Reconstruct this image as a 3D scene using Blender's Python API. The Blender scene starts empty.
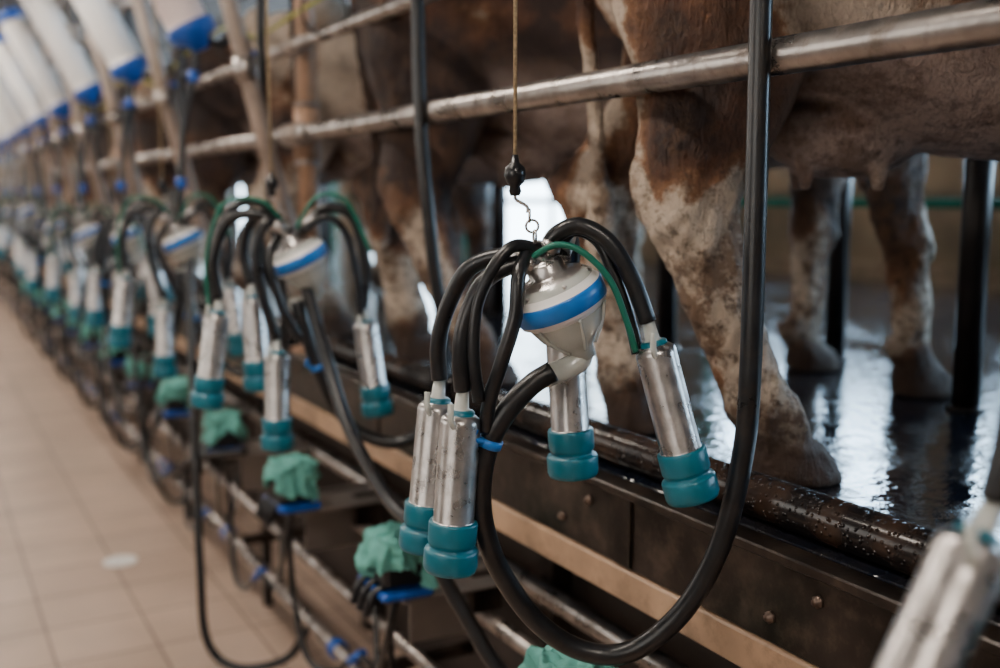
import bpy, math, random, bmesh
from mathutils import Vector, Matrix, Quaternion, noise as mnoise
random.seed(7)
scene=bpy.context.scene
COL=bpy.context.collection
# ------------------------------------------------------------------ materials
def new_mat(name):
    m=bpy.data.materials.new(name); m.use_nodes=True
    nt=m.node_tree; b=nt.nodes['Principled BSDF']
    return m,nt,b
def simple(name,col,rough=0.5,metal=0.0,var=0.15,scale=8.0,bump=0.0,bscale=60.0,trans=0.0,rvar=0.1,spec=None,bdist=0.002,grime=0.0,gscale=14.0):
    m,nt,b=new_mat(name)
    tc=nt.nodes.new('ShaderNodeTexCoord'); n=nt.nodes.new('ShaderNodeTexNoise')
    n.inputs['Scale'].default_value=scale; n.inputs['Detail'].default_value=6
    nt.links.new(tc.outputs['Object'],n.inputs['Vector'])
    r=nt.nodes.new('ShaderNodeValToRGB')
    r.color_ramp.elements[0].position=0.3; r.color_ramp.elements[1].position=0.7
    r.color_ramp.elements[0].color=(*[c*(1-var) for c in col],1)
    r.color_ramp.elements[1].color=(*[min(1,c*(1+var)) for c in col],1)
    nt.links.new(n.outputs['Fac'],r.inputs['Fac']); out=r.outputs['Color']
    mr=nt.nodes.new('ShaderNodeMapRange'); mr.inputs['To Min'].default_value=max(0.02,rough-rvar); mr.inputs['To Max'].default_value=min(1,rough+rvar)
    nt.links.new(n.outputs['Fac'],mr.inputs['Value']); nt.links.new(mr.outputs['Result'],b.inputs['Roughness'])
    b.inputs['Metallic'].default_value=metal
    if grime:
        g=nt.nodes.new('ShaderNodeTexNoise'); g.inputs['Scale'].default_value=gscale; g.inputs['Detail'].default_value=9; g.inputs['Roughness'].default_value=.72
        nt.links.new(tc.outputs['Object'],g.inputs['Vector'])
        gr=nt.nodes.new('ShaderNodeMapRange'); gr.inputs['From Min'].default_value=.5; gr.inputs['From Max'].default_value=.66; gr.inputs['To Max'].default_value=grime
        nt.links.new(g.outputs['Fac'],gr.inputs['Value'])
        mx=nt.nodes.new('ShaderNodeMix'); mx.data_type='RGBA'; nt.links.new(gr.outputs['Result'],mx.inputs['Factor'])
        nt.links.new(out,mx.inputs['A']); mx.inputs['B'].default_value=(0.10,0.06,0.035,1); out=mx.outputs['Result']
        if metal:
            mm=nt.nodes.new('ShaderNodeMapRange'); mm.inputs['From Max'].default_value=max(grime,.01); mm.inputs['To Min'].default_value=metal; mm.inputs['To Max'].default_value=metal*.35
            nt.links.new(gr.outputs['Result'],mm.inputs['Value']); nt.links.new(mm.outputs['Result'],b.inputs['Metallic'])
    nt.links.new(out,b.inputs['Base Color'])
    if trans: b.inputs['Transmission Weight'].default_value=trans
    if spec is not None: b.inputs['Specular IOR Level'].default_value=spec
    if bump:
        n2=nt.nodes.new('ShaderNodeTexNoise'); n2.inputs['Scale'].default_value=bscale; n2.inputs['Detail'].default_value=4
        nt.links.new(tc.outputs['Object'],n2.inputs['Vector'])
        bp=nt.nodes.new('ShaderNodeBump'); bp.inputs['Strength'].default_value=bump; bp.inputs['Distance'].default_value=bdist
        nt.links.new(n2.outputs['Fac'],bp.inputs['Height']); nt.links.new(bp.outputs['Normal'],b.inputs['Normal'])
    return m
def emis(name,col,s):
    m,nt,b=new_mat(name)
    b.inputs['Base Color'].default_value=(*col,1)
    b.inputs['Emission Color'].default_value=(*col,1); b.inputs['Emission Strength'].default_value=s
    return m
M={}
M['rubber']=simple('black_rubber',(0.008,0.009,0.011),0.31,0,0.5,20,0.3,160,spec=0.5,bdist=.001,grime=.15,gscale=25)
M['steel']=simple('brushed_steel',(0.47,0.445,0.43),0.29,1.0,0.25,30,0.12,220,bdist=.0005,rvar=.1,grime=.25,gscale=40)
M['rail']=simple('galvanised_steel',(0.34,0.31,0.29),0.30,0.95,0.45,11,0.5,60,bdist=.0015,rvar=.16,grime=.65,gscale=18)
M['teal']=simple('teal_rubber',(0.0,0.135,0.195),0.36,0,0.2,14,0.2,120,bdist=.001)
M['blue']=simple('blue_plastic',(0.006,0.085,0.42),0.35,0,0.1,10)
M['ltblue']=simple('light_blue_band',(0.008,0.17,0.58),0.32,0,0.12,10)
M['clear']=simple('milky_plastic',(0.66,0.68,0.63),0.18,0,0.1,20,trans=0.3)
M['white']=simple('white_plastic',(0.82,0.80,0.78),0.3,0,0.05,5)
M['pink']=simple('rosy_plastic',(0.80,0.66,0.64),0.35,0,0.05,5)
M['cord']=simple('tan_cord',(0.42,0.31,0.18),0.8,0,0.3,200)
M['green']=simple('green_hose',(0.0,0.14,0.09),0.4,0,0.1,10)
M['black']=simple('black_plastic',(0.008,0.008,0.010),0.3)
M['cloth']=simple('teal_cloth',(0.14,0.44,0.38),0.9,0,0.25,30,0.6,90)
M['postp']=simple('painted_post',(0.38,0.23,0.15),0.42,0.2,0.35,10,0.1,grime=.4)
M['bar']=simple('grey_tube',(0.42,0.34,0.29),0.36,0.4,0.25,6,0.1,grime=.3)
M['darkpost']=simple('dark_post',(0.016,0.011,0.010),0.35,0.2,0.5,12,0.2)
M['beam']=simple('dark_beam',(0.032,0.024,0.020),0.34,0.5,0.9,7,0.3,30,bdist=.004,rvar=.15,grime=.3)
M['bolt']=simple('bolt_steel',(0.14,0.10,0.08),0.4,0.8,0.3,30)
M['tan']=simple('tan_strip',(0.43,0.28,0.18),0.45,0,0.3,6,0.1,grime=.5)
M['recess']=simple('dark_concrete',(0.035,0.025,0.02),0.8,0,0.5,4,0.4,30,bdist=.006)
M['greenrail']=simple('green_rail',(0.005,0.20,0.12),0.45)
M['frame']=simple('window_frame_paint',(0.35,0.32,0.3),0.5)
M['lampbody']=simple('lamp_body',(0.8,0.8,0.8),0.4)
M['pane']=emis('daylight_pane',(0.52,0.76,1.0),23.0)
M['addPaneD']=emis('added_glow_door',(0.66,0.85,1.0),13.0)  # glow added to brighten the gaps between the legs
M['addPaneL']=emis('added_pane_left',(1.0,0.94,0.86),2.6)  # glow added on the unseen left side to light the pit
M['tube']=emis('lamp_diffuser',(1.0,0.89,0.77),50.0)
M['greycase']=simple('zinc_sheet',(0.34,0.31,0.29),0.4,0.8,0.2,6,0.1)
M['drop']=simple('wet_white',(0.9,0.88,0.85),0.3)
M['yellow']=simple('yellow_cable',(0.40,0.40,0.06),0.5)

def curb_mat():
    m,nt,b=new_mat('wet_black_pipe')
    tc=nt.nodes.new('ShaderNodeTexCoord')
    v=nt.nodes.new('ShaderNodeTexVoronoi'); v.inputs['Scale'].default_value=95
    nt.links.new(tc.outputs['Object'],v.inputs['Vector'])
    r=nt.nodes.new('ShaderNodeMapRange'); r.inputs['From Min'].default_value=0.0; r.inputs['From Max'].default_value=0.34; r.inputs['To Min'].default_value=1; r.inputs['To Max'].default_value=0
    nt.links.new(v.outputs['Distance'],r.inputs['Value'])
    bp=nt.nodes.new('ShaderNodeBump'); bp.inputs['Strength'].default_value=0.9; bp.inputs['Distance'].default_value=0.004
    nt.links.new(r.outputs['Result'],bp.inputs['Height']); nt.links.new(bp.outputs['Normal'],b.inputs['Normal'])
    n=nt.nodes.new('ShaderNodeTexNoise'); n.inputs['Scale'].default_value=9; n.inputs['Detail'].default_value=8
    nt.links.new(tc.outputs['Object'],n.inputs['Vector'])
    cr=nt.nodes.new('ShaderNodeValToRGB'); cr.color_ramp.elements[0].position=.48; cr.color_ramp.elements[1].position=.68
    cr.color_ramp.elements[0].color=(0.010,0.008,0.008,1); cr.color_ramp.elements[1].color=(0.05,0.028,0.018,1)
    nt.links.new(n.outputs['Fac'],cr.inputs['Fac']); nt.links.new(cr.outputs['Color'],b.inputs['Base Color'])
    b.inputs['Roughness'].default_value=0.18
    return m
M['curb']=curb_mat()
def deck_mat():
    m,nt,b=new_mat('wet_rubber_deck')
    tc=nt.nodes.new('ShaderNodeTexCoord')
    n=nt.nodes.new('ShaderNodeTexNoise'); n.inputs['Scale'].default_value=5.5; n.inputs['Detail'].default_value=7; n.inputs['Roughness'].default_value=0.7
    nt.links.new(tc.outputs['Object'],n.inputs['Vector'])
    r=nt.nodes.new('ShaderNodeValToRGB'); r.color_ramp.elements[0].position=0.4; r.color_ramp.elements[1].position=0.62
    r.color_ramp.elements[0].color=(0.004,0.007,0.014,1); r.color_ramp.elements[1].color=(0.018,0.016,0.018,1)
    nt.links.new(n.outputs['Fac'],r.inputs['Fac']); nt.links.new(r.outputs['Color'],b.inputs['Base Color'])
    r2=nt.nodes.new('ShaderNodeMapRange'); r2.inputs['From Min'].default_value=0.45; r2.inputs['From Max'].default_value=0.62
    r2.inputs['To Min'].default_value=0.05; r2.inputs['To Max'].default_value=0.24
    nt.links.new(n.outputs['Fac'],r2.inputs['Value']); nt.links.new(r2.outputs['Result'],b.inputs['Roughness'])
    r3=nt.nodes.new('ShaderNodeMapRange'); r3.inputs['From Min'].default_value=0.50; r3.inputs['From Max'].default_value=0.6
    r3.inputs['To Min'].default_value=0.6; r3.inputs['To Max'].default_value=0.2
    nt.links.new(n.outputs['Fac'],r3.inputs['Value']); nt.links.new(r3.outputs['Result'],b.inputs['Specular IOR Level'])
    n2=nt.nodes.new('ShaderNodeTexNoise'); n2.inputs['Scale'].default_value=26; n2.inputs['Detail'].default_value=3
    nt.links.new(tc.outputs['Object'],n2.inputs['Vector'])
    bp=nt.nodes.new('ShaderNodeBump'); bp.inputs['Strength'].default_value=0.5; bp.inputs['Distance'].default_value=0.005
    nt.links.new(n2.outputs['Fac'],bp.inputs['Height']); nt.links.new(bp.outputs['Normal'],b.inputs['Normal'])
    return m
M['deck']=deck_mat()
def floor_mat():
    m,nt,b=new_mat('floor_tiles')
    tc=nt.nodes.new('ShaderNodeTexCoord')
    br=nt.nodes.new('ShaderNodeTexBrick'); br.offset=0.0; br.inputs['Scale'].default_value=1.0
    br.inputs['Brick Width'].default_value=0.33; br.inputs['Row Height'].default_value=0.33; br.inputs['Mortar Size'].default_value=0.006
    br.inputs['Color1'].default_value=(0.53,0.385,0.30,1); br.inputs['Color2'].default_value=(0.60,0.445,0.35,1); br.inputs['Mortar'].default_value=(0.28,0.19,0.145,1)
    nt.links.new(tc.outputs['Object'],br.inputs['Vector'])
    n=nt.nodes.new('ShaderNodeTexNoise'); n.inputs['Scale'].default_value=2.2; n.inputs['Detail'].default_value=6
    nt.links.new(tc.outputs['Object'],n.inputs['Vector'])
    mx=nt.nodes.new('ShaderNodeMix'); mx.data_type='RGBA'; mx.blend_type='MULTIPLY'; mx.inputs['Factor'].default_value=0.7
    nt.links.new(br.outputs['Color'],mx.inputs['A'])
    mr=nt.nodes.new('ShaderNodeMapRange'); mr.inputs['From Min'].default_value=.3; mr.inputs['From Max'].default_value=.7; mr.inputs['To Min'].default_value=0.65; mr.inputs['To Max'].default_value=1.1
    nt.links.new(n.outputs['Fac'],mr.inputs['Value'])
    cx=nt.nodes.new('ShaderNodeCombineColor')
    for i in range(3): nt.links.new(mr.outputs['Result'],cx.inputs[i])
    nt.links.new(cx.outputs['Color'],mx.inputs['B'])
    nt.links.new(mx.outputs['Result'],b.inputs['Base Color'])
    b.inputs['Roughness'].default_value=0.42
    return m
M['floor']=floor_mat()
M['wallR']=simple('back_wall_paint',(0.36,0.24,0.15),0.7,0,0.35,3)
M['wallL']=simple('left_wall_paint',(0.25,0.21,0.18),0.7,0,0.08,3)
M['ceil']=simple('ceiling_paint',(0.07,0.055,0.05),0.8,0,0.1,3)

def cow_mat():
    m,nt,b=new_mat('cow_coat')
    L=nt.links; N=nt.nodes
    def rng(src,a,b_,c,d):
        r=N.new('ShaderNodeMapRange'); r.inputs['From Min'].default_value=a; r.inputs['From Max'].default_value=b_; r.inputs['To Min'].default_value=c; r.inputs['To Max'].default_value=d
        L.new(src,r.inputs['Value']); return r.outputs['Result']
    def math_(op,a,b_):
        r=N.new('ShaderNodeMath'); r.operation=op
        for i,x in enumerate((a,b_)):
            if isinstance(x,(int,float)): r.inputs[i].default_value=x
            else: L.new(x,r.inputs[i])
        return r.outputs[0]
    def noise(vec,sc,det,ro,dist=0):
        n=N.new('ShaderNodeTexNoise'); n.inputs['Scale'].default_value=sc; n.inputs['Detail'].default_value=det; n.inputs['Roughness'].default_value=ro; n.inputs['Distortion'].default_value=dist
        L.new(vec,n.inputs['Vector']); return n.outputs['Fac']
    def mix(f,a,b_):
        x=N.new('ShaderNodeMix'); x.data_type='RGBA'
        L.new(f,x.inputs['Factor'])
        for s,v in (('A',a),('B',b_)):
            if isinstance(v,tuple): x.inputs[s].default_value=v
            else: L.new(v,x.inputs[s])
        return x.outputs['Result']
    tc=N.new('ShaderNodeTexCoord'); oi=N.new('ShaderNodeObjectInfo')
    oc=N.new('ShaderNodeSeparateColor'); L.new(oi.outputs['Color'],oc.inputs[0])
    off=math_('MULTIPLY',oc.outputs[1],41.0)
    add=N.new('ShaderNodeVectorMath'); add.operation='ADD'
    L.new(tc.outputs['Object'],add.inputs[0]); L.new(off,add.inputs[1])
    vec=add.outputs[0]
    sep=N.new('ShaderNodeSeparateXYZ'); L.new(tc.outputs['Object'],sep.inputs[0])
    geo=N.new('ShaderNodeNewGeometry'); gs=N.new('ShaderNodeSeparateXYZ'); L.new(geo.outputs['Normal'],gs.inputs[0])
    big=noise(vec,2.6,2,0.5,0.4)
    zz=rng(sep.outputs['Z'],0.40,0.62,-0.11,0.05)
    shift=math_('SUBTRACT',oc.outputs[0],0.5)
    fine=rng(noise(vec,26,6,0.75),0,1,-0.10,0.10)
    val=math_('ADD',math_('ADD',big,zz),math_('ADD',shift,fine))
    cr=N.new('ShaderNodeValToRGB'); e=cr.color_ramp.elements
    e[0].position=0.45; e[0].color=(0.62,0.50,0.39,1)
    e[1].position=0.485; e[1].color=(0.25,0.115,0.05,1)
    for p,c in ((0.53,(0.105,0.040,0.018,1)),(0.60,(0.025,0.010,0.007,1))):
        x=e.new(p); x.color=c
    L.new(val,cr.inputs['Fac'])
    col=cr.outputs['Color']
    und=math_('MULTIPLY',rng(gs.outputs['Z'],0.10,-0.5,0,1),math_('MULTIPLY',rng(sep.outputs['Z'],0.52,0.60,0,0.9),rng(sep.outputs['X'],0.08,0.2,0,1)))
    und=math_('MULTIPLY',und,rng(sep.outputs['Z'],0.92,0.76,0,1))
    col=mix(und,col,(0.62,0.47,0.41,1))
    dz=rng(sep.outputs['Z'],0.90,0.35,0.30,1.0)
    dirt=rng(noise(vec,8,8,0.75),0.475,0.56,0,0.88)
    col=mix(math_('MULTIPLY',dirt,dz),col,(0.135,0.064,0.028,1))
    dirt2=rng(noise(vec,38,6,0.72),0.51,0.62,0,0.8)
    col=mix(math_('MULTIPLY',dirt2,dz),col,(0.05,0.022,0.010,1))
    hoof=rng(sep.outputs['Z'],0.06,0.20,1,0)
    col=mix(hoof,col,(0.048,0.024,0.014,1))
    L.new(col,b.inputs['Base Color'])
    b.inputs['Roughness'].default_value=0.65
    mp=N.new('ShaderNodeMapping'); mp.inputs['Scale'].default_value=(1,1,0.4); L.new(tc.outputs['Object'],mp.inputs['Vector'])
    f1=noise(mp.outputs['Vector'],120,5,0.65,1.2); f2=noise(mp.outputs['Vector'],36,4,0.6,2.0)
    h=math_('ADD',math_('MULTIPLY',f1,0.7),f2)
    bp=N.new('ShaderNodeBump'); bp.inputs['Strength'].default_value=1.0; bp.inputs['Distance'].default_value=0.017
    L.new(h,bp.inputs['Height']); L.new(bp.outputs['Normal'],b.inputs['Normal'])
    return m
M['cow']=cow_mat()
M['eye']=simple('cow_eye',(0.01,0.008,0.008),0.1)

# ------------------------------------------------------------------ mesh builder
def catmull(pts,n=8):
    P=[Vector(p) for p in pts]
    if len(P)<3: return P
    P=[P[0]*2-P[1]]+P+[P[-1]*2-P[-2]]
    out=[]
    for i in range(1,len(P)-2):
        p0,p1,p2,p3=P[i-1:i+3]
        for k in range(n):
            t=k/n
            out.append(0.5*((2*p1)+(p2-p0)*t+(2*p0-5*p1+4*p2-p3)*t*t+(3*p1-p0-3*p2+p3)*t**3))
    out.append(P[-2]); return out
class MB:
    def __init__(s): s.v=[]; s.f=[]; s.m=[]; s.mats=[]; s.sm=[]
    def mi(s,mat):
        if mat not in s.mats: s.mats.append(mat)
        return s.mats.index(mat)
    def rings(s,rings,mat,cap=True,smooth=True,mats=None):
        base=len(s.v); n=len(rings[0])
        for r in rings: s.v.extend(r)
        for i in range(len(rings)-1):
            mm=s.mi(mats[i] if mats else mat)
            for j in range(n):
                k=(j+1)%n
                s.f.append((base+i*n+j,base+i*n+k,base+(i+1)*n+k,base+(i+1)*n+j)); s.m.append(mm); s.sm.append(smooth)
        if cap:
            s.f.append(tuple(base+j for j in range(n))[::-1]); s.m.append(s.mi(mats[0] if mats else mat)); s.sm.append(False)
            o=base+(len(rings)-1)*n
            s.f.append(tuple(o+j for j in range(n))); s.m.append(s.mi(mats[-1] if mats else mat)); s.sm.append(False)
    def tube(s,pts,r,mat,seg=12,n=8,straight=False):
        P=[Vector(p) for p in pts] if straight else catmull(pts,n)
        T=[(P[min(i+1,len(P)-1)]-P[max(i-1,0)]).normalized() for i in range(len(P))]
        a=Vector((0,0,1)) if abs(T[0].z)<0.9 else Vector((1,0,0))
        u=T[0].cross(a).normalized(); R=[]
        for i,p in enumerate(P):
            if i: 
                u=(u-T[i]*u.dot(T[i])).normalized()
            w=T[i].cross(u)
            rr=r[min(int(i/(len(P)-1)*(len(r)-1)),len(r)-1)] if isinstance(r,(list,tuple)) else r
            R.append([p+(u*math.cos(2*math.pi*j/seg)+w*math.sin(2*math.pi*j/seg))*rr for j in range(seg)])
        s.rings(R,mat)
    def lathe(s,o,d,prof,seg=28):
        o=Vector(o); d=Vector(d).normalized()
        a=Vector((1,0,0)) if abs(d.x)<0.9 else Vector((0,1,0))
        u=d.cross(a).normalized(); w=d.cross(u)
        R=[];mats=[]
        for (r,h,mt) in prof:
            R.append([o+d*h+(u*math.cos(2*math.pi*j/seg)+w*math.sin(2*math.pi*j/seg))*max(r,1e-4) for j in range(seg)]); mats.append(mt)
        s.rings(R,None,True,True,mats=mats[1:])
    def box(s,c,size,mat,rot=None,bev=0.0):
        c=Vector(c); x,y,z=[k/2 for k in size]
        if bev<=0: bev=min(x,y,z)*0.06
        b=bev
        def ring(zz,ins):
            X=x-ins;Y=y-ins
            pts=[(-X+b,-Y),(X-b,-Y),(X,-Y+b),(X,Y-b),(X-b,Y),(-X+b,Y),(-X,Y-b),(-X,-Y+b)]
            out=[]
            for p in pts:
                v=Vector((p[0],p[1],zz))
                if rot: v=rot@v
                out.append(c+v)
            return out
        R=[ring(-z,b),ring(-z+b,0),ring(z-b,0),ring(z,b)]
        s.rings(R,mat,True,False)
    def ball(s,c,r,mat,seg=16):
        c=Vector(c); r=Vector(r) if not isinstance(r,(int,float)) else Vector((r,r,r))
        R=[]
        for i in range(1,seg//2):
            t=math.pi*i/(seg//2)
            R.append([c+Vector((r.x*math.sin(t)*math.cos(2*math.pi*j/seg),r.y*math.sin(t)*math.sin(2*math.pi*j/seg),-r.z*math.cos(t))) for j in range(seg)])
        s.rings(R,mat)
    def torus(s,c,axis,R0,r,mat,seg=20):
        c=Vector(c);axis=Vector(axis).normalized();a=Vector((1,0,0)) if abs(axis.x)<.9 else Vector((0,1,0))
        u=axis.cross(a).normalized();w=axis.cross(u)
        pts=[c+(u*math.cos(2*math.pi*i/seg)+w*math.sin(2*math.pi*i/seg))*R0 for i in range(seg+1)]
        s.tube(pts,r,mat,seg=8,straight=True)
    def loft(s,keys,mat,n=6,seg=24,power=2.0):
        C=catmull([k[0] for k in keys],n);A=catmull([k[1] for k in keys],n);B=catmull([k[2] for k in keys],n)
        R=[]
        for c,a,b in zip(C,A,B):
            ring=[]
            for j in range(seg):
                t=2*math.pi*j/seg; ct,st=math.cos(t),math.sin(t)
                e=2/power
                ring.append(c+a*math.copysign(abs(ct)**e,ct)+b*math.copysign(abs(st)**e,st))
            R.append(ring)
        s.rings(R,mat)
    def mesh(s,name,scale=1.0):
        me=bpy.data.meshes.new(name); me.from_pydata([tuple(Vector(v)*scale) for v in s.v],[],s.f)
        for m in s.mats: me.materials.append(M[m])
        me.polygons.foreach_set('material_index',s.m); me.polygons.foreach_set('use_smooth',s.sm)
        me.update()
        bm=bmesh.new(); bm.from_mesh(me); bmesh.ops.recalc_face_normals(bm,faces=bm.faces); bm.to_mesh(me); bm.free()
        return me
def obj(name,me,loc=(0,0,0),rz=0,parent=None):
    o=bpy.data.objects.new(name,me); o.location=loc; o.rotation_euler=(0,0,rz); COL.objects.link(o)
    if parent: o.parent=parent
    return o
def single(name,fn):
    b=MB(); fn(b); return obj(name,b.mesh(name))

# ------------------------------------------------------------------ room
Y0,Y1=-3.0,26.0
YA,YB=Y0+.02,Y1-.02
def slab(name,x0,x1,y0,y1,z0,z1,mat):
    b=MB(); b.box(((x0+x1)/2,(y0+y1)/2,(z0+z1)/2),(x1-x0,y1-y0,z1-z0),mat,bev=0.002); return obj(name,b.mesh(name))
slab('floor',-2.4,1.42,Y0,Y1,-0.1,0.0,'floor')
slab('cow_platform_deck',1.2,5.595,YA,YB,0.85,1.0,'deck')
slab('wall_pit',1.42,1.55,YA,YB,0.0,0.845,'recess')
slab('wall_left',-2.5,-2.4,Y0,Y1,-0.1,3.7,'wallL')
slab('wall_back',-2.5,5.7,Y1,Y1+.1,-0.1,3.7,'wallR')
slab('wall_front',-2.5,5.7,Y0-.1,Y0,-0.1,3.7,'wallL')
slab('wall_right',5.6,5.7,Y0,Y1,-0.1,3.7,'wallR')
slab('ceiling',-2.5,5.7,Y0,Y1,3.7,3.8,'ceil')
kk=[0,0]
def window(x,y,z0,z1,w,mat,side,added_door=False):
    b=MB(); zc=(z0+z1)/2; h=z1-z0
    b.box((x,y,zc),(0.02,w,h),mat)
    t=0.07
    xx=x-side*0.03
    if not added_door: b.box((xx,y,z0),(0.07,w+t,t),'frame')
    b.box((xx,y,z1),(0.07,w+t,t),'frame')
    b.box((xx,y-w/2,zc),(0.07,t,h),'frame'); b.box((xx,y+w/2,zc),(0.07,t,h),'frame'); b.box((xx,y,zc),(0.05,0.04,h),'frame')
    i=1 if added_door else 0; kk[i]+=1
    obj(('added_door_%d' if added_door else 'window_%d')%kk[i],b.mesh('pane'))
for y in (-1.4,.9,3.2,5.5):
    window(5.585,y,1.82,3.0,1.7,'pane',1)
for y in (8.9,12.5,16.2,19.6,23.0):
    window(5.585,y,1.01,3.1,2.5,'addPaneD',1,True)  # tall glowing panes added to brighten the view between the cows
for y in range(0,25,4):
    window(-2.385,y,1.5,3.1,2.6,'addPaneL',-1)  # unseen windows added to brighten the tiles and give steel highlights
for y in range(-1,25,3):
    b=MB(); b.box((0,0,0.05),(0.22,1.6,0.08),'lampbody'); b.box((0,0,-0.01),(0.16,1.5,0.05),'tube')
    b.tube([(0,-.5,.08),(0,-.5,.55)],0.008,'steel',straight=True); b.tube([(0,.5,.08),(0,.5,.55)],0.008,'steel',straight=True)
    obj('ceiling_lamp',b.mesh('ceiling_lamp'),(-0.1,y,3.15))

# ------------------------------------------------------------------ platform structure
single('platform_kerb_pipe',lambda b:b.tube([(1.25,YA,1.038),(1.25,YB,1.038)],0.038,'curb',seg=24,straight=True))
def beam(b):
    b.box((1.183,11.5,0.915),(0.03,28.9,0.16),'beam',bev=0.004)
    b.box((1.172,11.5,0.99),(0.05,28.9,0.018),'beam',bev=0.003)
    y=-2
    while y<20:
        for z in (0.94,0.88):
            b.lathe((1.168,y+(0.1 if z<.9 else 0),z),(-1,0,0),[(0.011,0,'bolt'),(0.011,0.005,'bolt'),(0.007,0.006,'bolt'),(0.006,0.012,'bolt'),(0,0.012,'bolt')],6)
        y+=0.62
    for y in (-.9,.35,1.6,2.85,4.1,5.35,6.6,7.85): b.box((1.165,y,0.915),(0.008,.05,0.15),'beam',bev=.002)
single('platform_edge_beam',beam)
single('trim_1',lambda b:b.box((1.172,11.5,0.802),(0.022,28.9,0.065),'tan',bev=0.004))
def brack(b):
    y=-1.6
    while y<20:
        b.box((1.36,y,0.42),(0.06,0.06,0.83),'beam'); b.box((1.29,y,0.80),(0.2,0.05,0.06),'beam'); y+=1.25
single('platform_support_posts',brack)
def ppipes(b):
    for (x,z,r,m) in ((1.28,0.60,0.026,'rail'),(1.20,0.50,0.02,'rail'),(1.10,0.34,0.018,'rail'),(1.04,0.20,0.024,'rail')):
        b.tube([(x,YA,z),(x,YB,z)],r,m,seg=14,straight=True)
    y=-1.2
    while y<20:
        b.box((1.17,y,0.27),(0.32,0.03,0.03),'beam'); b.box((1.10,y,0.13),(0.03,0.03,0.26),'beam')
        b.tube([(1.28,y-.03,.6),(1.28,y+.03,.6)],.034,'bolt',seg=14,straight=True)
        b.tube([(1.04,y+.3,0.20),(1.04,y+.34,0.20)],0.03,'blue',seg=14,straight=True)
        y+=1.25
single('vacuum_and_wash_pipes',ppipes)
PY=(-0.14,3.61,7.36,11.11,14.86,18.6)
def rails(b):
    b.tube([(1.19,YA,1.766),(1.19,YB,1.766)],0.029,'rail',seg=24,straight=True)
    b.tube([(1.19,YA,2.065),(1.19,YB,2.065)],0.022,'rail',seg=18,straight=True)
    for y in PY:
        b.tube([(1.19,y-.07,1.766),(1.19,y+.07,1.766)],0.04,'bar',seg=20,straight=True)
        b.tube([(1.19,y-.05,2.065),(1.19,y+.05,2.065)],0.032,'bar',seg=20,straight=True)
single('rump_rail',rails)
for y in PY:
    b=MB()
    b.tube([(0,0,1.0),(0,0,3.69)],0.036,'postp',seg=20,straight=True)
    b.tube([(0,0,1.68),(0,0,1.86)],0.046,'postp',seg=20,straight=True)
    b.lathe((0,0,1.0),(0,0,1),[(0.075,0,'postp'),(0.075,0.012,'postp'),(0.036,0.012,'postp')])
    for z in (1.67,1.87): b.torus((0,0,z),(0,0,1),0.042,0.007,'rail')
    b.tube([(-.03,.03,1.9),(-.04,.02,2.3),(-.03,.03,2.9),(-.04,.0,3.6)],0.007,'black',seg=8)
    obj('stall_post',b.mesh('stall_post'),(1.235,y,0))
def cable(b):
    pts=[]
    for i in range(60):
        y=-2+i*0.42; pts.append((1.14,y,2.16+0.05*math.sin(i*1.3)+(0.03 if i%2 else 0)))
    b.tube(pts,0.006,'yellow',seg=6,n=3)
    pts=[(1.12,-2+i*0.5,2.24+0.04*math.cos(i*2.1)) for i in range(50)]
    b.tube(pts,0.009,'black',seg=6,n=3)
    for i in range(25): b.torus((1.16,-1.8+i,2.12),(0,1,0),0.075,0.004,'black')
single('electric_cables',cable)
def overhead(b):
    b.tube([(0.81,YA,2.66),(0.81,YB,2.66)],0.04,'steel',seg=18,straight=True)
    b.tube([(1.12,YA,2.6),(1.12,YB,2.6)],0.03,'steel',seg=18,straight=True)
    y=-1
    while y<24:
        b.box((0.97,y,2.74),(0.5,0.04,0.03),'rail'); b.tube([(0.97,y,2.74),(0.97,y,3.69)],0.02,'rail',straight=True); y+=2.5
single('overhead_milk_line',overhead)
def grail(b):
    b.tube([(4.0,YA,1.52),(4.0,YB,1.52)],0.022,'greenrail',seg=14,straight=True)
    b.tube([(4.0,YA,2.0),(4.0,YB,2.0)],0.022,'greenrail',seg=14,straight=True)
    y=-1.5
    while y<24: b.tube([(4.0,y,1.0),(4.0,y,2.2)],0.025,'greenrail',seg=14,straight=True); y+=3.1
single('green_feed_rail',grail)
single('baseboard_right',lambda b:b.box((5.575,2.7,1.06),(0.03,8.6,0.12),'tan'))
for n in range(-1,9):
    for (x,y) in ((2.37,1.76),(2.71,2.53)):
        b=MB(); b.tube([(0,0,1.0),(0,0,2.0)],0.036,'darkpost',seg=18,straight=True)
        b.lathe((0,0,1.0),(0,0,1),[(0.05,0,'darkpost'),(0.05,0.008,'darkpost'),(0.036,0.012,'darkpost')])
        b.ball((0,0,2.0),0.036,'darkpost')
        obj('stall_divider_post',b.mesh('stall_divider_post'),(x,y+1.25*n,0))

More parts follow.
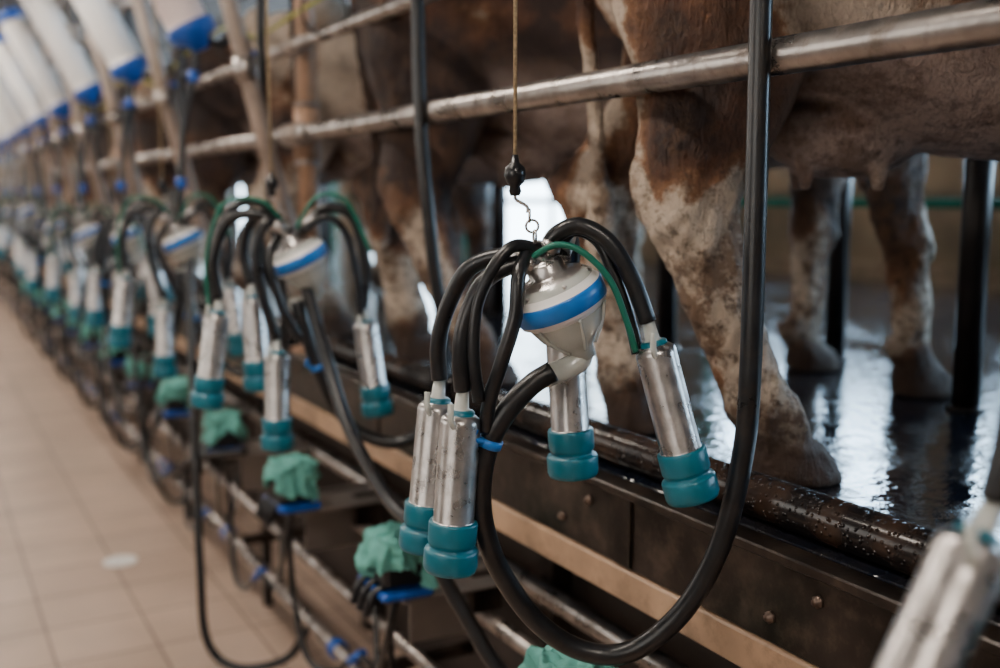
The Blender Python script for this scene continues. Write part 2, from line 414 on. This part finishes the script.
# ------------------------------------------------------------------ milking cluster (cm units)
CUP=[(0.0,0,'clear'),(0.95,0,'clear'),(1.15,2.6,'clear'),(1.5,2.9,'clear'),(1.9,3.0,'teal'),(2.1,3.2,'teal'),(2.1,3.7,'teal'),(2.4,3.8,'steel'),(3.0,4.3,'steel'),(3.2,5.0,'steel'),
     (3.2,20.4,'steel'),(3.3,20.6,'steel'),(3.7,20.6,'teal'),(3.85,20.9,'teal'),(3.85,23.8,'teal'),(3.7,24.2,'teal'),(3.45,24.4,'teal'),(3.45,24.8,'teal'),(4.1,25.0,'teal'),(4.3,25.4,'teal'),(4.3,27.9,'teal'),(4.0,28.6,'teal'),(3.4,28.8,'teal'),(1.5,28.8,'teal'),(1.3,27.0,'teal'),(0,26.8,'black')]
def build_cluster(kind):
    b=MB()
    ax=Vector((-.40,-.16,.90)); o=Vector((0.9,0,-2))
    b.lathe(o,ax,[(0,-10.2,'clear'),(1.9,-10.2,'clear'),(2.1,-8.4,'clear'),(3.4,-7.2,'clear'),(5.2,-5.0,'clear'),(6.3,-2.4,'clear'),(6.7,-1.8,'white'),(7.2,-1.7,'white'),(7.2,-1.2,'white'),(7.45,-1.1,'ltblue'),(7.5,1.4,'ltblue'),(7.3,1.7,'ltblue'),(7.0,1.8,'white'),(6.6,2.8,'white'),(5.4,3.9,'clear'),
        (3.8,4.6,'steel'),(3.0,4.8,'steel'),(3.0,6.4,'steel'),(2.4,6.9,'steel'),(1.2,7.1,'steel'),(1.0,8.6,'steel'),(0,8.7,'steel')],36)
    a=Vector((1,0,0)); u=ax.normalized().cross(a).normalized(); w=ax.normalized().cross(u)
    for i in range(6):
        t=i*math.pi/3+.3; p=o+(u*math.cos(t)+w*math.sin(t))*6.0+ax.normalized()*3.2; b.ball(p,0.45,'steel',8)
        q=o+(u*math.cos(t)+w*math.sin(t))*5.0-ax.normalized()*5.3
        b.tube([o+(u*math.cos(t)+w*math.sin(t))*6.6-ax.normalized()*2.2,q,o+(u*math.cos(t)+w*math.sin(t))*2.6-ax.normalized()*8.2],.3,'clear',seg=8)
    top=o+ax.normalized()*8.4
    b.torus(top+Vector((0,0,.6)),(0.3,1,0),1.1,0.22,'steel')
    b.torus(top+Vector((-.6,0,2.4)),(1,0.2,0),0.95,0.2,'steel'); b.torus(top+Vector((-1,0,4.0)),(0,1,0),0.95,0.2,'steel'); b.torus(top+Vector((-1.4,0,5.6)),(1,0,0),0.95,0.2,'steel')
    cx=top.x-3.6; cz=top.z
    b.tube([(cx+1.9,0,cz+6),(cx+1.8,0,cz+7),(cx+.2,0,cz+8.0),(cx,0,cz+8.8)],0.25,'steel',seg=8)
    b.lathe((cx,0,cz+8.6),(0,0,1),[(0,0,'black'),(.7,0,'black'),(1.0,.7,'black'),(.8,1.5,'black'),(1.4,2.1,'black'),(1.7,3.2,'black'),(1.5,4.3,'black'),(.7,5.0,'black'),(.5,6.2,'black'),(0,6.3,'black')],20)
    b.tube([(cx,0,cz+14),(cx,0,125)],0.3,'cord',seg=8,straight=True)
    bot=o-ax.normalized()*9.6
    b.tube([bot+Vector((0,0,.8)),bot+Vector((-.6,-.3,-1.0)),bot+Vector((-3.2,-1,-2.3)),(-1.6,-1.5,-13.8)],1.75,'clear',seg=16)
    loop=[(-.2,-1.4,-12.9),(-3.6,-2,-15),(-7.4,-3,-19),(-10,-3,-23.8),(-11.3,-2.5,-30),(-11,-1.5,-37.5),(-8.2,0,-46),(-2,1,-55),(5.7,1,-59.8),(13.5,0,-59),(21.2,-1,-51.8),(26.6,-2,-40.5),(29.6,-2,-26.4),(30.4,-2,-14),(30.7,-1,14),(30.8,0,45),(31.2,2,90),(31,2,123)]
    if kind=='B':
        loop=[(-.2,-1.4,-12.9),(2,-2,-20),(5,-2,-30),(9,-1,-40),(15,0,-47.5),(24,0,-50.5),(32,0,-47),(37,0,-36),(37.5,0,-20),(35,0,0),(32.5,0,30),(31.8,0,60),(31.8,2,90),(31,2,123)]
    b.tube(loop,1.72,'rubber',seg=16,n=8)
    j=3 if kind!='B' else 2
    cpt=Vector(loop[j]); dd=(Vector(loop[j+1])-Vector(loop[j-1])).normalized()
    b.tube([cpt-dd*.7,cpt+dd*.7],2.05,'ltblue',seg=18,straight=True)
    b.tube([cpt+Vector((-1,-1.5,.4)),cpt+Vector((-2.4,-2.6,1.2)),cpt+Vector((-2.0,-2.4,2.6))],.45,'ltblue',seg=8)
    if kind=='A':
        cups=[((14.3,-3,-5),(.262,-.02,-.965),[(-1,0,5),(0,-.5,8),(3.8,-1,9.6),(8.4,-2,7),(12,-2.5,1),(14.3,-3,-5)]),
              ((2,10,-4),(.07,0,-1),[(1,2,5),(2.5,6,8.5),(3.5,10.5,4),(2,10,-4)]),
              ((-14.1,-4,-15.5),(-.075,0,-1),[(-2.5,-1,3.6),(-6,-2,3.8),(-10.8,-3,1.2),(-13.6,-4,-4.6),(-14.4,-4.2,-10),(-14.1,-4,-15.5)]),
              ((-18.2,6,-15.5),(-.10,0,-1),[(-3,1,4.5),(-7.5,2.5,5),(-13.4,4,2.6),(-17,5.5,-4),(-18.4,6,-10),(-18.2,6,-15.5)])]
        ex=[([(-4.3,-1,5.5),(-5.6,-4.5,2),(-6.1,-5.5,-4),(-8.2,-5.5,-11),(-10,-4.5,-17),(-10.6,-3.6,-22)],1.15,'rubber'),
            ([(0.5,2,5.5),(3,1.5,8.8),(7,.5,7),(10,-1,0),(12,-1.5,-6),(12.9,-2,-10)],1.0,'rubber'),
            ([(-4,-1.5,4.5),(0,-3.5,6.8),(4,-4,5.8),(8.3,-4,1.5),(11,-4,-5),(12.4,-3.5,-9.5)],0.5,'green'),
            ([(-2,0,6),(-7,-2.5,6.2),(-11.5,-4.2,-1),(-12.4,-5,-9),(-11.6,-5,-17)],1.0,'rubber')]
    elif kind=='B':
        cups=[((-20,-2,-12),(-.15,0,-1),[(-2,-1,5),(-9,-2,9.5),(-17,-2,8),(-21,-2,-2),(-20,-2,-12)]),
              ((-14,8,-9),(.05,0,-1),[(-2,2,5),(-8,5,10),(-14,8,7),(-16,9,-1),(-14,8,-9)]),
              ((-4.6,-6,-22),(-.02,0,-1),[(-2,-2,5),(-6,-5,8),(-9,-7,1),(-7.5,-7,-11),(-4.6,-6,-22)]),
              ((16.5,2,-15),(.13,0,-1),[(1,0,5),(7,1,11),(14,2,9),(17.5,2,-3),(16.5,2,-15)])]
        ex=[([(-3,0,5),(-10,-1,13),(-19,0,8),(-22,-1,-6),(-21.5,-2,-18)],1.0,'rubber'),
            ([(1,-1,5),(8,-1,9),(13,0,4),(15.5,0,-8),(16,1,-19)],1.0,'rubber'),
            ([(-2,-1,6),(-8,-4,13),(-18,-3,12),(-23,-2,-2),(-22.5,-2,-16)],0.5,'green'),
            ([(0,-1,6),(6,-3,14),(13,-2,13),(19,0,0)],0.5,'green'),
            ([(-4.3,-1,4),(-6,-6,-2),(-3,-6,-14),(1,-4,-22)],1.1,'rubber')]
    else:
        cups=[((-23.5,10.6,-11.8),(-.45,-.2,-.87),[(-2,1,5),(-9,4,9),(-17,8,6),(-21.5,10.6,-2),(-22.8,10.6,-8),(-23.5,10.6,-11.8)]),
              ((6,10,-8),(.05,0,-1),[(1,2,5),(4,7,8),(7,10,3),(6,10,-8)]),
              ((14,-5,-10),(.2,0,-1),[(1,-1,5),(7,-3,9),(13,-5,2),(14,-5,-10)]),
              ((-8,-8,-14),(0,-.1,-1),[(-2,-2,5),(-7,-5,5),(-9,-8,-4),(-8,-8,-14)])]
        ex=[]
    for p,d,h in cups:
        b.lathe(p,d,CUP)
        b.tube(h,1.35,'rubber',seg=14,n=8)
        b.tube([h[0],Vector(h[0]).lerp(Vector(h[1]),.8)],1.62,'steel',seg=14,straight=True)
        dn=Vector(d).normalized(); q=Vector(p)+dn*6
        b.tube([q+Vector((-.5,-2.2,0)),q+Vector((-1.2,-3.4,2.2)),q+Vector((-1.2,-3,4.5))],0.5,'clear',seg=8)
    for p,r,m in ex: b.tube(p,r,m,seg=12,n=8)
    return b.mesh('milking_cluster_'+kind,0.01)
meA=build_cluster('A'); meB=build_cluster('B'); meC=build_cluster('C')
RZ=-math.radians(29.13)
def cl(me,x,y,z,rz): return obj('milking_cluster',me,(x,y,z),rz)
cl(meC,0.95,0.35,1.41,RZ)
cl(meA,0.865,1.38,1.41,RZ)
for n in range(1,12):
    me=(meB,meB,meA,meB,meA,meA,meB,meA,meB,meA,meB)[n-1]
    j=random.uniform(-.3,.3) if n>1 else 0
    cl(me,0.865+(random.uniform(-.03,.03) if n>1 else 0),1.38+1.25*n,1.41+(random.uniform(-.05,.03) if n>1 else 0),RZ+j)
# ------------------------------------------------------------------ meter canisters
def canister(mat,hose):
    b=MB(); d=Vector((-.42,.12,.88)).normalized()
    b.lathe((0,0,0),d,[(0,-.05,'blue'),(.03,-.05,'blue'),(.045,-.02,'blue'),(.083,0,'blue'),(.088,.03,'blue'),(.088,.045,'blue'),(.074,.05,mat),(.078,.08,mat),(.078,.62,mat),(.07,.64,mat),(.083,.645,'blue'),(.083,.69,'blue'),(.04,.71,'blue'),(0,.71,'blue')],28)
    b.box(d*.35+Vector((.09,0,.02)),(.05,.16,.10),'greycase')
    b.tube([d*.35+Vector((.1,0,0)),d*.35+Vector((.16,0,.1)),(.19,0.04,.48)],.014,'rail')
    if hose:
        b.tube([(.03,0,.0),(.10,0,-.02),(.17,0,.02),(.21,0,-.06)],.012,'black')
        b.box((.20,0,-.10),(.07,.06,.09),'black',bev=.008); b.box((.20,0,-.045),(.075,.065,.02),'blue',bev=.005)
        b.tube([(0,0,-.04),(-.01,0,-.14),(-.05,0,-.3),(-.07,0,-.55),(-.06,0,-.66)],.012,'rubber')
        for z in (-.12,-.5): b.tube([(-.012 if z>-.2 else -.068,0,z),(-.012 if z>-.2 else -.068,0,z-.04)],.019,'blue',straight=True)
    return b.mesh('milk_meter')
cw=canister('white',True);cp=canister('pink',True);cs=canister('white',False)
for n in range(-1,12):
    obj('milk_meter',cs if n<2 else (cp if n==2 else cw),(0.93,1.42+1.25*n,2.12))
for n in range(0,10):
    b=MB(); y=1.25*n
    b.tube([(1.15,3.38+y,1.16),(0.90,3.54+y,2.42),(0.86,3.56+y,2.66)],0.031,'bar',seg=18,straight=True)
    b.tube([(1.15,3.38+y,1.16),(1.19,3.36+y,1.05)],0.02,'rail',seg=12,straight=True)
    b.tube([(0.99,3.47+y,1.93),(0.98,3.48+y,2.0)],0.038,'rail',seg=18,straight=True)
    obj('swing_arm',b.mesh('swing_arm'))
# ------------------------------------------------------------------ pulsator brackets with cloth
def pulsator(seed):
    b=MB()
    b.box((.12,0,-.09),(.30,.16,.008),'greycase',bev=.002)
    b.box((.16,.085,-.17),(.22,.006,.20),'greycase',bev=.002)
    b.box((-.02,0,-.072),(.13,.18,.02),'blue',bev=.006)
    b.box((-.02,0,-.03),(.10,.14,.06),'black',bev=.01)
    for y in (-.045,.0,.045): b.tube([(-.04,y,-.05),(-.09,y,-.07),(-.11,y,-.12)],.011,'black')
    b.lathe((-.02,0,-.01),(0,0,1),[(.05,0,'black'),(.05,.03,'black'),(.04,.04,'black'),(0,.04,'black')])
    NT,NS=72,24; rings=[]
    for i in range(1,NS+1):
        s=i/NS; ring=[]
        for j in range(NT):
            t=2*math.pi*j/NT
            sq=1/max(abs(math.cos(t)),abs(math.sin(t)))**.55
            if s<.5: R=s/.5*.068; z=.048-.006*(s/.5)**2
            else: R=.068+.03*(s-.5); z=.042-(s-.5)*(.15+.05*math.sin(2*t+seed)+.03*math.sin(5*t))
            f=max(0,s-.4)
            R=R*sq*(1+.22*f*math.sin(6*t+seed*2)+.18*f*math.sin(11*t+seed))
            p=Vector((R*math.cos(t)*.85-.02,R*math.sin(t)*1.12,z))
            nv=mnoise.noise_vector(p*22+Vector((seed*3,0,0)))*.018+mnoise.noise_vector(p*60+Vector((0,seed,0)))*.010
            ring.append(p+nv+Vector((0,0,.012)))
        rings.append(ring)
    b.rings([[rings[0][0].lerp(rings[0][NT//2],.5) for _ in range(NT)]]+rings,'cloth',cap=False)
    b.tube([(-.02,0.02,-.08),(0,.09,-.27),(0,.04,-.46),(0,-.07,-.56),(.02,-.22,-.54),(.04,-.36,-.44),(.07,-.47,-.46)],.0095,'rubber',seg=10)
    b.tube([(-.03,-.04,-.08),(-.05,-.02,-.2),(-.02,.15,-.38),(.04,.3,-.4),(.08,.42,-.3),(.1,.5,-.34)],.008,'rubber',seg=10)
    b.tube([(.03,-.33,-.465),(.05,-.38,-.425)],.014,'blue',straight=True)
    b.box((.22,0,-.13),(.08,.03,.10),'beam')
    return b.mesh('pulsator_bracket')
pbs=[pulsator(1.0),pulsator(2.7),pulsator(4.4)]
for i in range(13):
    obj('pulsator_with_cloth',pbs[i%3],(0.98,1.45+.79*i,0.70),random.uniform(-.15,.15))
# ------------------------------------------------------------------ long milk hoses
def lh(pts,r=.0135): 
    b=MB(); b.tube(pts,r,'rubber',seg=12); obj('long_milk_hose',b.mesh('long_milk_hose'))
lh([(.87,3.86,1.36),(.84,3.76,1.15),(.80,3.58,.75),(.765,3.42,.35),(.765,3.36,.1),(.84,3.28,.02),(.98,3.2,.05),(1.04,3.15,.16)],.0145)
lh([(.88,2.62,1.33),(.90,2.50,1.12),(.9,2.37,.99),(.9,2.15,.88),(.9,1.96,.84),(.95,1.87,.70),(1.02,1.78,.56),(1.18,1.7,.5)],.0165)
for n in range(3,9):
    y=1.38+1.25*n
    lh([(.87,y,1.36),(.85,y-.1,1.1),(.84,y-.25,.75),(.86,y-.38,.4),(.93,y-.4,.2),(1.03,y-.42,.2)],.012)
lh([(.9,5.9,1.3),(.84,5.7,.9),(.82,5.4,.62),(.86,5.1,.55),(.9,4.9,.8),(.88,4.8,1.2)],.012)
lh([(.88,3.9,1.3),(.80,4.1,.9),(.74,4.2,.62),(.76,4.0,.5),(.84,3.75,.62),(.98,3.6,.66)],.0125)
lh([(.88,6.4,1.3),(.80,6.2,.95),(.74,6.0,.75),(.76,5.8,.72),(.86,5.6,.85),(.92,5.2,1.1)],.012)
single('floor_drain',lambda b:b.lathe((.69,4.58,0),(0,0,1),[(0,0.001,'drop'),(.07,.001,'drop'),(.07,.006,'drop'),(.055,.008,'drop'),(0,.008,'drop')],24))

# ------------------------------------------------------------------ cows
def V(*a): return Vector(a)
def build_cow():
    b=MB()
    tr=[(-.27,1.10,.05,.09),(-.24,1.10,.13,.16),(-.16,1.07,.21,.23),(-.04,1.05,.265,.265),(.15,1.03,.28,.295),(.35,.995,.32,.345),(.6,.98,.355,.365),(.85,.975,.345,.37),(1.05,.99,.29,.355),(1.2,1.02,.235,.31),(1.33,1.05,.18,.25),(1.42,1.07,.11,.17)]
    b.loft([(V(x,0,z),V(0,w,0),V(0,0,h)) for x,z,w,h in tr],'cow',n=5,seg=32,power=2.25)
    for s in (-1,1):
        b.ball((.13,s*.22,1.27),(.09,.07,.06),'cow'); b.ball((-.2,s*.10,1.24),(.07,.05,.05),'cow')
        b.ball((1.13,s*.17,1.05),(.17,.10,.26),'cow'); 
    def hind(s,y,hx,fx):
        ks=[(V(0,s*.14,1.16),.22,.13),(V(0,s*.165,1.0),.225,.13),(V(0,s*.18,.87),.195,.12),(V(hx*.35+.02,s*.19,.77),.16,.105),(V(hx*.7+.02,s*y,.67),.135,.095),(V(hx+.015,s*y,.585),.112,.083),(V(hx+.005,s*y,.53),.10,.076),(V(hx+(fx-hx)*.15,s*y,.45),.082,.066),(V(hx+(fx-hx)*.42,s*y,.32),.069,.059),(V(hx+(fx-hx)*.72,s*y,.19),.068,.06),(V(hx+(fx-hx)*.85,s*y,.13),.077,.068),(V(fx-.005,s*y,.085),.066,.062),(V(fx+.02,s*y,.05),.08,.066),(V(fx+.035,s*y,.0),.095,.072)]
        b.loft([(c,V(a,0,0),V(0,w,0)) for c,a,w in ks],'cow',n=5,seg=20)
        b.ball((hx-.08,s*y,.575),(.035,.035,.055),'cow')
        for q in (-1,1): b.ball((fx-.055,s*y+q*.03,.105),(.022,.016,.02),'cow',8)
    hind(-1,.205,-.06,.13); hind(1,.20,-.25,-.165)
    def fore(s,y,fx):
        sx=1.17+.45*(fx-1.2)
        ks=[(V(1.16,s*.17,1.0),.16,.11),(V(sx+.02,s*.175,.82),.135,.10),(V(sx+.03,s*.18,.68),.10,.08),(V(sx+(fx-sx)*.4,s*(.6*.18+.4*y),.52),.074,.064),(V(sx+(fx-sx)*.62+.01,s*y,.41),.072,.066),(V(sx+(fx-sx)*.72,s*y,.33),.055,.052),(V(sx+(fx-sx)*.9,s*y,.18),.052,.05),(V(fx-.02,s*y,.13),.066,.06),(V(fx,s*y,.085),.058,.055),(V(fx+.02,s*y,.05),.078,.066),(V(fx+.03,s*y,0),.09,.072)]
        b.loft([(c,V(a,0,0),V(0,w,0)) for c,a,w in ks],'cow',n=5,seg=20)
        for q in (-1,1): b.ball((fx-.055,s*y+q*.03,.105),(.022,.016,.02),'cow',8)
    fore(-1,.225,1.34); fore(1,.175,1.10)
    nk=[((1.15,0,1.05),.20,.29,0.1),((1.4,0,1.08),.15,.24,.1),((1.62,0,1.12),.11,.18,.15),((1.82,0,1.17),.095,.14,.1),((1.93,0,1.19),.09,.12,0)]
    b.loft([(V(*c),V(0,w,0),V(-t*h,0,h)) for c,w,h,t in nk],'cow',n=5,seg=24)
    hd=[((1.86,0,1.22),.085,.10),((1.93,0,1.20),.115,.125),((2.02,0,1.13),.11,.12),((2.12,0,1.04),.085,.095),((2.22,0,.95),.068,.075),((2.29,0,.885),.078,.072),((2.335,0,.845),.06,.05)]
    b.loft([(V(*c),V(0,w,0),V(.65*h,0,.76*h)) for c,w,h in hd],'cow',n=5,seg=24,power=2.3)
    for s in (-1,1):
        b.loft([(V(1.90,s*.08,1.22),V(.02,0,0),V(0,0,.03)),(V(1.88,s*.15,1.225),V(.022,0,0),V(0,0,.055)),(V(1.86,s*.22,1.21),V(.018,0,0),V(0,0,.05)),(V(1.85,s*.275,1.19),V(.014,0,0),V(0,0,.02))],'cow',n=4,seg=14)
        b.ball((2.03,s*.098,1.165),(.035,.028,.03),'cow')
        b.ball((2.32,s*.05,.895),(.02,.02,.02),'cow',8)
    b.tube([(-.22,0,1.33),(-.27,0,1.29),(-.285,0,1.15),(-.275,.05,.95),(-.255,.08,.75),(-.245,.09,.62)],.019,'cow')
    b.loft([(V(-.245,.09,.64),V(.02,0,0),V(0,.02,0)),(V(-.24,.09,.52),V(.032,0,0),V(0,.032,0)),(V(-.24,.09,.42),V(.028,0,0),V(0,.028,0)),(V(-.24,.09,.36),V(.012,0,0),V(0,.012,0))],'cow',seg=12)
    b.ball((.26,0,.71),(.18,.15,.13),'cow',20); b.ball((.10,0,.77),(.12,.12,.12),'cow',16)
    for x in (.18,.32):
        for y in (-.07,.07): b.loft([(V(x,y,.63),V(.024,0,0),V(0,.024,0)),(V(x,y,.59),V(.018,0,0),V(0,.018,0)),(V(x,y,.56),V(.014,0,0),V(0,.014,0))],'cow',seg=12)
    me=b.mesh('cow_raw')
    tmp=bpy.data.objects.new('tmp',me); COL.objects.link(tmp)
    r=tmp.modifiers.new('r','REMESH'); r.mode='VOXEL'; r.voxel_size=0.010; r.use_smooth_shade=True
    s=tmp.modifiers.new('s','SMOOTH'); s.factor=0.5; s.iterations=6
    dg=bpy.context.evaluated_depsgraph_get(); dg.update()
    ev=tmp.evaluated_get(dg); me2=bpy.data.meshes.new_from_object(ev,depsgraph=dg)
    bpy.data.objects.remove(tmp)
    me2.materials.clear(); me2.materials.append(M['cow']); me2.materials.append(M['eye'])
    bm=bmesh.new(); bm.from_mesh(me2); bm.normal_update()
    for v in bm.verts:
        c=v.co; k=.010 if c.z<.62 else .006
        if .08<c.x<1.0 and c.z>.55: k=.0025
        if c.x>1.45: k=.0015
        if c.z<.06: k*=max(0,c.z/.06)
        v.co=c+v.normal*(mnoise.noise(Vector((c.x*20,c.y*20,c.z*11)))*k+mnoise.noise(Vector((c.x*55,c.y*55,c.z*30)))*k*.7)
    for s in (-1,1):
        rr=bmesh.ops.create_uvsphere(bm,u_segments=14,v_segments=10,radius=.022,matrix=Matrix.Translation((2.045,s*.112,1.16)))
        for v in rr['verts']:
            for f in v.link_faces: f.material_index=1
    for f in bm.faces: f.smooth=True
    bm.to_mesh(me2); bm.free(); me2.name='cow'
    return me2
cow=build_cow()
coat={-1:(.50,.1),0:(.47,.35),1:(.60,.72),2:(.46,.2),3:(.60,.9),4:(.50,.55),5:(.60,.15),6:(.5,.8),7:(.47,.4),8:(.58,.6),9:(.5,.3)}
for n in range(-1,10):
    o=obj('cow',cow,(1.475,1.73+1.25*n,1.003),math.radians(-37.5))
    o.color=(coat[n][0],coat[n][1],0,1)
    if n>0: 
        s=random.uniform(.97,1.04); o.scale=(s,s,s)

# ------------------------------------------------------------------ camera, world
w=bpy.data.worlds.new('world'); scene.world=w; w.use_nodes=True
w.node_tree.nodes['Background'].inputs['Color'].default_value=(0.6,0.7,0.8,1); w.node_tree.nodes['Background'].inputs['Strength'].default_value=0.3
p=math.atan(137/1050); psi=math.radians(29.13)
cam=bpy.data.cameras.new('camera'); co=bpy.data.objects.new('camera',cam); COL.objects.link(co)
co.location=(0,0,1.55); co.rotation_euler=(math.pi/2-p,0,-psi)
cam.sensor_width=36; cam.lens=36*1.05; cam.clip_start=0.05; cam.clip_end=100
cam.dof.use_dof=True; cam.dof.focus_distance=1.62; cam.dof.aperture_fstop=1.6
scene.camera=co
